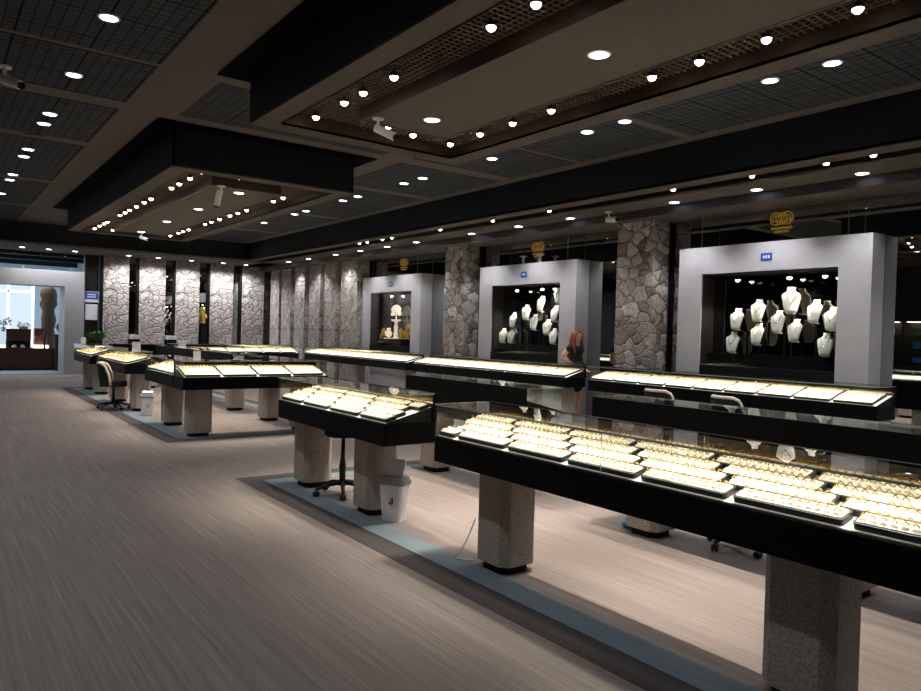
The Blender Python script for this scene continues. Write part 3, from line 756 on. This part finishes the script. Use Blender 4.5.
# ---------------------------------------------------------------- chairs and stools
def star(t, r=.27, zc=.085, hub=.02):
    for i in range(5):
        a = 2 * PI * i / 5 + .3
        lg = MB().tube([(.03 * math.cos(a), .03 * math.sin(a), zc + .03), (r * .6 * math.cos(a), r * .6 * math.sin(a), zc + .015), (r * math.cos(a), r * math.sin(a), zc - .015)], [.022, .018, .015], 8).build('leg', M['rubber'], t, True)
        m = MB(); cx, cy = r * math.cos(a), r * math.sin(a)
        for s in (-1, 1):
            n0 = len(m.v); m.lathe([(.0005, -.009), (.026, -.009), (.028, 0), (.026, .009), (.0005, .009)], 12)
            m.xf(Matrix.Translation((cx - s * .014 * math.sin(a + .6), cy + s * .014 * math.cos(a + .6), .028)) @ Matrix.Rotation(a + .6, 4, 'Z') @ Matrix.Rotation(PI / 2, 4, 'X'), n0)
        m.tube([(cx, cy, .03), (cx, cy, zc - .01)], .008, 6)
        m.build('caster', M['rubber'], lg)
def swivel_chair(label, loc, rz, grp):
    t = thing('swivel_chair', label, 'chair', loc, rz, grp)     # faces local +x
    star(t)
    MB().lathe([(.035, .09), (.035, .2), (.022, .21), (.022, .38), (.05, .42)], 14).build('gas_post', M['rubber'], t, True)
    MB().prism(rrect(-.22, .22, -.22, .22, .09, 5), .42, .50, rrect(-.21, .21, -.21, .21, .09, 5)).build('seat', M['fabric'], t)
    outer = []; inner = []
    n = 14; m = MB(); rows = []
    H = [.44, .50, .58, .66, .74, .80, .83]
    for j, z in enumerate(H):
        half = math.radians(78 - 16 * (j / 6) ** 2.5)
        rows.append([(a := -half + 2 * half * i / n, z) for i in range(n + 1)])
    vs = []; fs = []
    def P(a, z, r): 
        lean = (z - .44) * .12
        return (-.0 - (r * math.cos(a)) * 1.0 + .02 - lean, r * .98 * math.sin(a), z - .10 * max(0, abs(a) - .75) * (1 if z > .7 else 0))
    for r_ in (.25, .21):
        for row_ in rows:
            for a, z in row_: vs.append(P(a, z, r_))
    nn = n + 1; nr = len(H); off = nn * nr
    for j in range(nr - 1):
        for i in range(n):
            fs.append((j * nn + i, j * nn + i + 1, (j + 1) * nn + i + 1, (j + 1) * nn + i)); fs.append((off + j * nn + i, off + (j + 1) * nn + i, off + (j + 1) * nn + i + 1, off + j * nn + i + 1))
    for i in range(n):
        j = nr - 1; fs.append((j * nn + i, j * nn + i + 1, off + j * nn + i + 1, off + j * nn + i)); fs.append((i + 1, i, off + i, off + i + 1))
    for j in range(nr - 1):
        fs.append((j * nn, (j + 1) * nn, off + (j + 1) * nn, off + j * nn)); fs.append((j * nn + n, off + j * nn + n, off + (j + 1) * nn + n, (j + 1) * nn + n))
    m.add(vs, fs); bk = m.build('backrest', M['fabric'], t, False)
    pts = [P(rows[j][0][0], rows[j][0][1], .23) for j in range(nr)] + [P(a, z, .23) for a, z in rows[-1]][1:-1] + [P(rows[j][-1][0], rows[j][-1][1], .23) for j in range(nr - 1, -1, -1)]
    rm = MB().tube(pts, .024, 8).build('back_rim', M['rim'], bk, True); rm['label'] = 'cream rim'
    return t
ch = swivel_chair('black swivel chair with cream rimmed back at the far island counter', (2.74, 14.12, 0), -.3, 'black swivel chairs')
dup(ch, (8.22, 6.30, 0), .0, 'black swivel chair with cream rim at the wall counter, left of the pair', 'black swivel chairs')
dup(ch, (8.22, 5.24, 0), -.15, 'black swivel chair with cream rim at the wall counter, right of the pair', 'black swivel chairs')
def stool(label, loc, rz, grp):
    t = thing('swivel_stool', label, 'stool', loc, rz, grp)
    star(t, .25)
    MB().lathe([(.04, .09), (.03, .12), (.03, .24), (.035, .26), (.02, .36), (.018, .56)], 14).build('gas_post', M['rubber'], t, True)
    MB().lathe([(.02, .545), (.15, .55), (.175, .565), (.178, .595), (.165, .615), (.0005, .62)], 24).build('seat', M['fabric'], t, True)
    return t
st = stool('round black stool with tall post under the counter beside the white bin', (3.16, 6.05, 0), .2, 'black stools')
dup(st, (4.95, 10.85, 0), .7, 'black stool behind the near end counter of the far island', 'black stools')
dup(st, (4.9, 3.02, 0), .1, 'black stool behind the nearest counter, left of the right pedestal', 'black stools')
dup(st, (4.9, 1.5, 0), .5, 'black stool behind the nearest counter, right of the right pedestal', 'black stools')

# bins ---------------------------------------------------------------
def bin_(label, loc, rz, flap, grp):
    t = thing('waste_bin', label, 'bin', loc, rz, grp)
    MB().prism(rrect(-.085, .085, -.07, .07, .03, 4), 0, .30, rrect(-.11, .11, -.09, .09, .035, 4)).build('bin_body', M['white'], t)
    m = MB().prism(rrect(-.12, .12, -.1, .1, .04, 4), .30, .325); m.prism(rrect(-.12, .12, -.1, .1, .04, 4), .325, .36, rrect(-.1, .1, -.09, .09, .035, 4))
    m.build('lid_collar', M['lidgrey'], t)
    f = MB().prism(rrect(-.085, .085, -.02, .13, .025, 3), 0, .012, rrect(-.082, .082, -.017, .127, .025, 3))
    f.xf(Matrix.Translation((0, -.02, .378)) @ Matrix.Rotation(flap, 4, 'X')); f.build('swing_flap', M['white'], t)
    m = MB()
    yf = -.083
    m.box(.015, .023, yf - .005, yf, .15, .20); m.box(-.008, .02, yf - .005, yf, .145, .153); m.box(-.012, -.005, yf - .005, yf, .15, .162)
    m.build('black_mark', M['rubber'], t)
    return t
bin_('white swing-top bin with raised flap beside the pedestal of the second counter', (3.11, 5.03, 0), math.radians(-58), math.radians(62), 'white bins')
bin_('small white bin between pedestals of the far island', (3.05, 12.98, 0), math.radians(-15), math.radians(10), 'white bins')

# cable by pedestal, blue pouch, cards -------------------------------
tag(MB().tube([(2.99, 3.80, .30), (2.97, 3.83, .2), (2.945, 3.88, .08), (2.92, 3.93, .01), (2.95, 3.9, .008), (3.0, 3.83, .008)], .0045, 6).build('power_cable', M['paper'], None, True), 'thin white cable hanging beside the left pedestal of the nearest counter', 'cable')
m = MB(); m.ell((0, 0, .035), (.06, .045, .035), 12, 8); m.tube([(-.03, 0, .065), (0, 0, .085), (.03, 0, .065)], .008, 6)
tag(m.build('blue_pouch', M['bluebit'], None, True, (4.62, 3.86, 0)), 'small bright blue object on the carpet below the nearest counter', 'pouch')
def card(x, y, z, w_, h_, label, rz=0):
    t = thing('price_card_stand', label, 'card', (x, y, z), rz, 'cards on the counters')
    MB().box(-w_ / 2, w_ / 2, -.003, .003, .006, h_).build('card', M['paper'], t); MB().box(-w_ / 2, w_ / 2, -.025, .025, 0, .006).build('stand_foot', M['white'], t)
    return t
card(3.0, 13.62, 1.0612, .14, .17, 'cream square card standing on the middle counter of the far island', -.5)
card(3.08, 10.35, 1.0612, .10, .13, 'white card on the left of the near end counter of the far island', -.2)
card(4.55, 16.4, 1.0632, .16, .15, 'white card on the wall-side counter of the far island', -.5)
card(2.95, 18.6, 1.0612, .10, .14, 'white card at the far left corner of the far island', -.3)
# stands between the far stone panels: low black boxes with pale tops
for i, (x, y) in enumerate([(5.2, 23.84), (6.28, 23.84)]):
    t = thing('display_box', 'black stand with white box between %s far stone panels' % ('first and second', 'second and third')[i], 'display stand', (x, y, 0), 0, 'stands between the far stone panels')
    MB().box(-.12, .12, -.12, .12, 0, 1.08).build('stand', M['black'], t); MB().box(-.13, .13, -.13, .13, 1.08, 1.2).build('white_box', M['white'], t)
t = thing('plinth', 'tall black plinth under the gold statuette on the far wall', 'display stand', (7.33, 23.99, 0))
MB().prism(rrect(-.075, .075, -.09, .09, .01, 2), 0, 1.58).build('shaft', M['black'], t); MB().box(-.08, .08, -.095, .095, 1.58, 1.62).build('cap', M['gloss'], t)
t = thing('gold_statuette', 'gold statuette on the black plinth between far stone panels', 'statuette', (7.33, 23.99, 1.62))
m = MB(); rings = []
for z, a, b in ((0, .07, .06), (.04, .06, .05), (.1, .035, .03), (.2, .06, .04), (.3, .07, .045), (.36, .03, .025), (.4, .045, .04), (.47, .04, .035), (.55, .008, .008)):
    rings.append([(a * math.cos(2 * PI * i / 12), b * math.sin(2 * PI * i / 12), z) for i in range(12)])
m.loft(rings); m.tube([(-.05, 0, .3), (-.09, -.02, .42), (-.05, -.02, .5)], .014, 6); m.tube([(.05, 0, .3), (.085, -.02, .2), (.05, -.04, .14)], .014, 6)
m.build('figure', M['goldp'], t, True)

# cameras ------------------------------------------------------------
cc0 = None
def cctv(loc, rz, pitch, label, s=1.0):
    t = thing('security_camera', label, 'camera', loc, rz, 'security cameras'); t.scale = (s, s, s)
    MB().lathe([(.05, -.012), (.05, 0)], 16).build('mount_plate', M['white'], t)
    MB().tube([(0, 0, -.01), (0, 0, -.06), (.02, 0, -.09)], .014, 8).build('arm', M['white'], t, True)
    Mx = Matrix.Translation((.03, 0, -.11)) @ Matrix.Rotation(pitch, 4, 'Y')
    m = MB().prism(rrect(-.035, .035, -.033, .033, .028, 5), -.06, .13); m.xf(Mx @ Matrix.Rotation(PI / 2, 4, 'Y'))
    b = m.build('housing', M['white'], t)
    m = MB().lathe([(.0005, .132), (.027, .132), (.027, .1305), (.0005, .1305)], 14); m.lathe([(.026, .13), (.03, .15), (.028, .15), (.024, .131)], 14); m.xf(Mx @ Matrix.Rotation(PI / 2, 4, 'Y'))
    m.build('lens_hood', M['rubber'], b)
    return t
cctv((3.45, 6.05, 3.575), -.85, .45, 'white security camera hanging from the nearer coffer', 1.1)
cctv((3.42, 10.5, 3.575), 2.3, 1.35, 'white security camera pointing down from the farther coffer', 1.2)
cctv((3.85, 17.2, 3.575), -.8, .3, 'small white security camera at the far end of the farther coffer')
cctv((.61, 8.6, ZC - .007), -.9, .35, 'white security camera on the tiled ceiling at the left edge', 1.3)
cctv((9.0, 8.12, ZB), -1.7, .1, 'white security camera on the soffit at the top of the nearer stone column', 1.2)
for i, (x, y, lab) in enumerate([(1.16, 11.52, 'over the open aisle'), (6.46, 11.36, 'beside the long beam, nearer one'), (6.12, 15.17, 'beside the long beam, farther one')]):
    t = thing('ceiling_speaker', 'flat dark round ceiling speaker ' + lab, 'speaker', (x, y, ZC - .007), 0, 'ceiling speakers')
    MB().lathe([(.115, 0), (.115, -.006), (.1, -.01), (.0005, -.01)], 20).build('grille', M['rubber'], t); MB().lathe([(.12, 0), (.12, -.004), (.116, -.006), (.116, 0)], 20).build('rim', M['black'], t)
# small white brackets on top of the middle showcase
for i, y in enumerate([11.05, 10.55]):
    t = thing('white_bracket', 'small white bracket on top of the middle showcase, %s one' % ('left', 'right')[i], 'bracket', (9.75, y, 2.96), 0, 'white brackets')
    MB().box(-.02, .02, -.02, .02, 0, .16).build('post', M['white'], t); MB().box(-.05, .05, -.06, .06, .16, .18).build('plate', M['white'], t)

# ---------------------------------------------------------------- potted plants
def plant(loc, label, pot_h, h, n, grp, spread=.35):
    t = thing('potted_plant', label, 'plant', loc, 0, grp)
    MB().lathe([(.13, 0), (.17, pot_h * .9), (.18, pot_h), (.15, pot_h), (.14, pot_h - .04)], 18).build('pot', M['pot'], t)
    m = MB(); rr = random.Random(int(loc[0] * 77))
    for i in range(n):
        a = rr.uniform(0, 2 * PI); L = rr.uniform(.6, 1) * h; out = rr.uniform(.2, 1) * spread
        pts = []
        for s in range(6):
            u = s / 5
            pts.append(Vector((out * u ** 1.3 * math.cos(a), out * u ** 1.3 * math.sin(a), pot_h - .03 + L * (u - .35 * u * u * u))))
        sd = Vector((-math.sin(a), math.cos(a), 0)); w_ = rr.uniform(.02, .04)
        vs = []; fs = []
        for s, p in enumerate(pts):
            ww = w_ * math.sin(PI * (s + .4) / 5.6) + .002
            vs += [p - sd * ww, p + sd * ww]
        for s in range(5): fs.append((2 * s, 2 * s + 1, 2 * s + 3, 2 * s + 2))
        m.add(vs, fs)
    m.build('foliage', M['leaf'], t)
    return t
plant((4.0, 22.9, 0), 'bushy green plant in a tall pot before the dark glass door', .95, .62, 70, 'potted plants', .48)

# ---------------------------------------------------------------- portal, far shop and glass door
t = thing('entrance_portal', 'grey portal frame round the opening to the bright shop', 'portal', (2.0, 23.9, 0))
m = MB(); m.box(1.28, 1.79, 0, 1.1, 0, 3.04); m.box(-3.2, 1.28, 0, 1.1, 2.59, 3.04); m.box(-3.9, -3.2, 0, 1.1, 0, 3.04)
m.build('frame', M['grey'], t)
struct(MB().box(-6, 3.8, 24.45, 24.5, 3.04, 3.6).build('window_1', M['pane']))
# dark glass door with signs
d = struct(MB().box(3.8, 4.24, 24.1, 24.16, 0, 3.58).build('door_1', M['back']))
MB().box(3.8, 3.84, 24.06, 24.1, 0, 3.58).build('door_frame', M['metal'], d); MB().box(4.2, 4.24, 24.06, 24.1, 0, 3.58).build('door_frame', M['metal'], d)
MB().box(3.84, 4.2, 24.085, 24.095, 0, 3.58).build('door_glass', M['pane'], d)
t = thing('blue_sign', 'blue and white sign on the dark glass door', 'sign', (4.02, 24.07, 2.16))
MB().box(-.19, .19, -.012, 0, 0, .32).build('panel', M['paper'], t); b = MB().box(-.18, .18, -.016, -.0125, .09, .31).build('blue_field', M['bluesign'], t)
for zz, n in ((.21, 5), (.14, 7)):
    m = MB()
    for i in range(n): m.box(-.12 + .24 * i / n, -.12 + .24 * (i + .7) / n, -.02, -.0165, zz, zz + .04)
    m.build('lettering_line', M['paper'], b)
tag(MB().box(-.165, .165, -.01, 0, 0, .47).build('paper_notice', M['paper'], None, False, (4.02, 24.07, 1.63)), 'blank looking white paper notice under the blue sign', 'notice')
# shop beyond
struct(MB().box(-6, 4.6, 24.6, 33, .001, .004).build('trim_40', M['shopfloor']))
struct(MB().box(4.6, 4.7, 24.5, 33, 0, 3.95).build('wall_shop', M['shopwall']))
struct(MB().box(-6, 4.7, 33, 33.1, 0, 3.95).build('wall_end', M['shopwall']))
struct(MB().box(-6, 4.7, 24.6, 33, 3.95, 4.05).build('ceiling_shop', M['teal']))
m = MB()
for x in (-2.5, -.5, 1.4, 3.2): m.box(x, x + .16, 24.6, 33, 3.75, 3.95)
for y in (26, 28, 30.5): m.box(-6, 4.6, y, y + .2, 3.6, 3.9)
struct(m.build('trim_41', M['navy']))
wn = struct(MB().box(-3, 3.1, 30.0, 30.04, .6, 3.3).build('window_2', M['window']))
m = MB()
for x in (-3, -1.6, -.2, 1.2, 2.35, 3.1): m.box(x - .04, x + .04, 29.94, 29.99, .6, 3.3)
m.box(-3, 3.1, 29.94, 29.99, 2.55, 2.62)
m.build('window_bars', M['paper'], wn)
arealight((1, 28, 3.5), 260, 5, 4, (.80, .91, 1.0), (0, 0, 0), 'shop_light')
arealight((2.0, 29.8, 1.9), 90, 4, 2.4, (.80, .91, 1.0), (math.radians(90), 0, 0), 'shop_daylight')
# sideboard and vitrines seen through the portal
t = thing('mahogany_sideboard', 'long dark mahogany sideboard behind the portal opening', 'sideboard', (1.6, 26.2, 0))
MB().box(-2.6, 1.98, 0, .5, .05, .66).build('cabinet', M['mahog'], t); MB().box(-2.62, 2.0, -.03, .52, .66, .70).build('top', M['mahog'], t); MB().box(-2.6, 1.98, .02, .5, 0, .05).build('toe_kick', M['black'], t)
m = MB(); m.box(-2.6, 1.98, -.014, 0, .42, .45); m.box(-2.6, 1.98, -.014, 0, .24, .27)
m.build('moulding', M['carved'], t)
t = thing('mahogany_cabinet', 'dark mahogany upper cabinet standing on the sideboard', 'cabinet', (2.37, 26.4, .70))
MB().box(-.33, .33, 0, .28, .22, .56).build('carcass', M['mahog'], t); MB().box(-.33, .33, .1, .28, 0, .22).build('niche', M['black'], t); MB().box(-.35, .35, -.02, .3, .56, .59).build('top', M['mahog'], t)
for i, x in enumerate((-.12, .1)):
    tag(MB().lathe([(.05, 0), (.07, .03), (.04, .08), (.02, .09)], 12).build('white_bowl', M['flower'], None, True, (2.37 + x, 26.38, .70)), 'small white bowl in the niche of the mahogany cabinet, %s one' % ('left', 'right')[i], 'bowl', 'white bowls')
t = thing('lit_vitrine', 'lit glass vitrine with white base right of the mahogany cabinet', 'vitrine', (2.98, 26.35, .70))
MB().box(-.2, .2, 0, .3, 0, .08).build('white_base', M['led'], t); MB().box(-.2, .2, 0, .3, .08, .62).build('glass_box', M['pane'], t); MB().box(-.2, .2, .31, .33, 0, .62).build('dark_back', M['mahog'], t)
t = thing('lit_vitrine', 'lit glass vitrine with white base at the left edge of the picture', 'vitrine', (1.86, 26.35, .70))
MB().box(-.16, .14, 0, .3, 0, .08).build('white_base', M['led'], t); MB().box(-.16, .14, 0, .3, .08, .5).build('glass_box', M['pane'], t)
t = thing('white_orchid', 'white orchid on the left vitrine beyond the portal', 'flower', (1.95, 26.5, 1.2))
m = MB(); rr = random.Random(9)
for i in range(26): m.ell((rr.uniform(-.16, .2), rr.uniform(-.1, .1), rr.uniform(.2, .46)), (.04, .03, .035), 7, 5)
m.build('blossoms', M['flower'], t); MB().lathe([(.05, 0), (.07, .12), (.06, .14)], 12).build('vase', M['white'], t)
m = MB()
for i in range(6): m.tube([(0, 0, .12), (rr.uniform(-.06, .1), 0, .24), (rr.uniform(-.12, .16), 0, .36)], .006, 5)
m.build('stems', M['leaf'], t)
t = thing('white_flowers', 'low white flowers on top of the mahogany cabinet', 'flower', (2.5, 26.5, 1.29))
m = MB()
for i in range(22): m.ell((rr.uniform(-.2, .2), rr.uniform(-.06, .06), rr.uniform(.08, .2)), (.035, .03, .03), 7, 5)
m.build('blossoms', M['flower'], t); MB().lathe([(.05, 0), (.07, .07), (.06, .08)], 12, sx=2.2).build('bowl', M['white'], t)
t = thing('carved_statue', 'tall carved dark wood statue at the right of the portal opening', 'statue', (3.24, 27.0, 0))
m = MB(); rings = []
for z, a in ((0, .24), (.3, .2), (.9, .19), (1.3, .17), (1.6, .2), (1.9, .17), (2.1, .23), (2.3, .2), (2.42, .24), (2.6, .2), (2.72, .08)):
    rings.append([(a * (1 + .18 * math.sin(3 * i + z * 9)) * math.cos(2 * PI * i / 14), a * .8 * math.sin(2 * PI * i / 14), z) for i in range(14)])
m.loft(rings); m.build('carving', M['carved'], t, True)
MB().box(-.26, .26, -.22, .22, 0, .1).build('base', M['black'], t)
plant((3.42, 26.0 - .25, 0), 'green plant in dark pot before the carved statue', 1.15, .6, 40, 'potted plants', .25)
tag(MB().tube([(3.05, 26.2, .70), (3.05, 26.2, 1.25)], .03, 10).build('black_candlestick', M['rubber'], None, True), 'thin black candlestick in front of the right vitrine', 'candlestick')
# display shelving on the left wall (mirrored at the right edge of the picture)
for i, y in enumerate((7.0, 9.2, 11.4)):
    t = thing('display_shelving', 'lit wall shelving with coloured boxes opposite the mirror, %s from the near end' % ORD[i], 'shelving', (-5.8, y, 0), 0, 'wall shelving units')
    MB().box(-.18, -.15, -1, 1, 0, 2.4).build('back', M['back'], t)
    for z in (.5, .95, 1.4, 1.85, 2.3): MB().box(-.15, .2, -1, 1, z, z + .03).build('shelf', M['pane'] if z < 2 else M['black'], t)
    MB().box(-.15, .25, -1, 1, 0, .5).build('base_cabinet', M['gloss'], t)
    MB().box(-.1, .15, -.95, .95, 2.28, 2.295).build('shelf_light', M['led'], t)
    rr = random.Random(i)
    for j, z in enumerate((.982, 1.432, 1.882)):
        for q in range(4):
            o = MB().prism(rrect(-.08, .08, -.12, .12, .02, 3), 0, rr.uniform(.12, .25)).build('gift_box', (M['bluebit'], M['leaf'], M['cream'], M['bluesign'])[(q + j) % 4], None, False, (-5.78, y - .7 + .45 * q, z))
            tag(o, 'coloured box on %s shelf of %s wall shelving, %s along' % (('lower', 'middle', 'upper')[j], ORD[i], ORD[q]), 'box', 'coloured boxes on the wall shelving')

# ---------------------------------------------------------------- the woman
def skinmesh(name, chains, m, parent, lvl=2, root=0):
    """chains: list of point lists; a point is (x,y,z,rx[,ry]); equal points are merged"""
    vs = []; rs = []; es = []; idx = {}
    for ch in chains:
        prev = None
        for p in ch:
            key = tuple(round(c, 4) for c in p[:3])
            if key not in idx:
                idx[key] = len(vs); vs.append(p[:3]); rs.append((p[3], p[4] if len(p) > 4 else p[3]))
            if prev is not None and (prev, idx[key]) not in es: es.append((prev, idx[key]))
            prev = idx[key]
    me = bpy.data.meshes.new(name); me.from_pydata(vs, es, []); me.update()
    o = bpy.data.objects.new(name, me); COL.objects.link(o); o.parent = parent
    md = o.modifiers.new('skin', 'SKIN'); md.use_smooth_shade = True; md.branch_smoothing = .3
    for i, sv in enumerate(me.skin_vertices[0].data):
        sv.radius = rs[i]; sv.use_root = (i == root)
    sb = o.modifiers.new('sub', 'SUBSURF'); sb.levels = lvl; sb.render_levels = lvl
    me.materials.append(m)
    return o
W = thing('person', 'woman with long auburn hair in black dress standing behind the wall counter', 'person', (9.37, 9.12, 0), 0)
def hand(w_, d, side, up=(0, 0, 1)):
    w_ = Vector(w_); d = Vector(d).normalized(); u = Vector(side).normalized()
    palm = w_ + d * .05; ch = [[tuple(w_) + (.02, .026), tuple(palm) + (.014, .03)]]
    nrm = d.cross(u)
    for i, (o, L) in enumerate(((-.03, .055), (-.01, .068), (.01, .072), (.03, .062))):
        a = palm + u * o + d * .03; b = a + d * L * .55 + nrm * .008; c = b + d * L * .45 + nrm * .02
        ch.append([tuple(palm) + (.014, .03), tuple(a) + (.009,), tuple(b) + (.008,), tuple(c) + (.006,)])
    a = w_ + d * .02 - u * .03; b = a + d * .03 - u * .022; c = b + d * .025 - u * .004
    ch.append([tuple(w_) + (.02, .026), tuple(a) + (.01,), tuple(b) + (.009,), tuple(c) + (.007,)])
    return ch
pel = (0, 0, .92, .12, .095); wst = (0, 0, 1.06, .10, .08); che = (0, .005, 1.24, .125, .09); nb = (0, .015, 1.37, .06, .055); nk = (0, 0, 1.42, .043, .045)
hd = (0, -.025, 1.50, .07, .08); ht = (0, -.03, 1.57, .072, .085); hh = (0, -.02, 1.60, .05, .06)
sR = (-.15, .015, 1.335, .05); eR = (-.185, .17, 1.17, .037); wR = (-.15, .02, 1.06, .026)
sL = (.15, .015, 1.335, .05); eL = (.168, .06, 1.09, .037); wL = (.12, -.10, .97, .026)
ch = [[pel, wst, che, nb, nk, hd, ht, hh], [nb, sR, (-.17, .09, 1.26, .042), eR, (-.172, .10, 1.12, .034), wR], [nb, sL, (.168, .03, 1.2, .042), eL, (.146, -.02, 1.03, .034), wL]]
for s in (-1, 1):
    ch.append([pel, (s * .085, 0, .84, .085), (s * .088, -.01, .66, .07), (s * .09, -.012, .47, .052), (s * .09, .012, .30, .05), (s * .09, .02, .09, .033), (s * .093, -.06, .04, .035, .03), (s * .095, -.14, .028, .03, .02)])
ch += hand(wR[:3], (.2, -.9, -.35), (.3, .2, -1)); ch += hand(wL[:3], (-.1, -.8, -.5), (1, 0, 0))
body = skinmesh('body', ch, M['skin'], W)
dr = [[(0, .003, 1.355, .10, .075), (0, .005, 1.24, .142, .108), (0, 0, 1.06, .118, .098), (0, 0, .93, .142, .118), (0, 0, .75, .16, .135), (0, 0, .52, .175, .15)],
      [(0, .003, 1.355, .10, .075), (-.15, .015, 1.335, .064), (-.168, .085, 1.265, .056)], [(0, .003, 1.355, .10, .075), (.15, .015, 1.335, .064), (.166, .03, 1.22, .056)]]
skinmesh('dress', dr, M['cloth'], W, 2, 3)
m = MB(); rings = []
for z, cx, cy, a, b in ((1.645, 0, -.015, .02, .03), (1.635, 0, -.01, .065, .07), (1.60, 0, .0, .095, .095), (1.55, 0, .02, .102, .095), (1.49, 0, .045, .104, .085), (1.42, 0, .065, .105, .07), (1.34, -.01, .085, .115, .06), (1.25, -.015, .10, .11, .05), (1.17, -.015, .105, .09, .04), (1.12, -.015, .105, .05, .02)):
    rings.append([(cx + a * (1 + .05 * math.sin(5 * i)) * math.cos(2 * PI * i / 20), cy + b * (1 + .05 * math.sin(7 * i)) * math.sin(2 * PI * i / 20), z) for i in range(20)])
m.loft(rings)
for s in (-1, 1): m.tube([(s * .075, -.04, 1.60), (s * .095, -.035, 1.52), (s * .10, -.03, 1.42), (s * .10, -.05, 1.32), (s * .09, -.06, 1.24)], [.03, .032, .032, .028, .012], 8)
m.build('hair', M['hair'], W, True)
m = MB(); m.ell((0, -.118, 1.515), (.011, .018, .018), 8, 6); m.build('nose', M['skin'], body, True)
m = MB()
for s in (-1, 1): m.ell((s * .03, -.101, 1.54), (.012, .008, .007), 8, 6)
m.build('eyes', M['darkhair'], body, True)
m = MB(); m.ell((0, -.103, 1.475), (.022, .008, .007), 8, 6); m.build('mouth', mat('lips', 'a2524a', .5, noise=.05, nscale=20), body, True)
m = MB()
for s in (-1, 1): m.prism(rrect(s * .092 - .045, s * .092 + .045, -.18, .06, .035, 4), 0, .05)
m.build('shoes', M['rubber'], W)
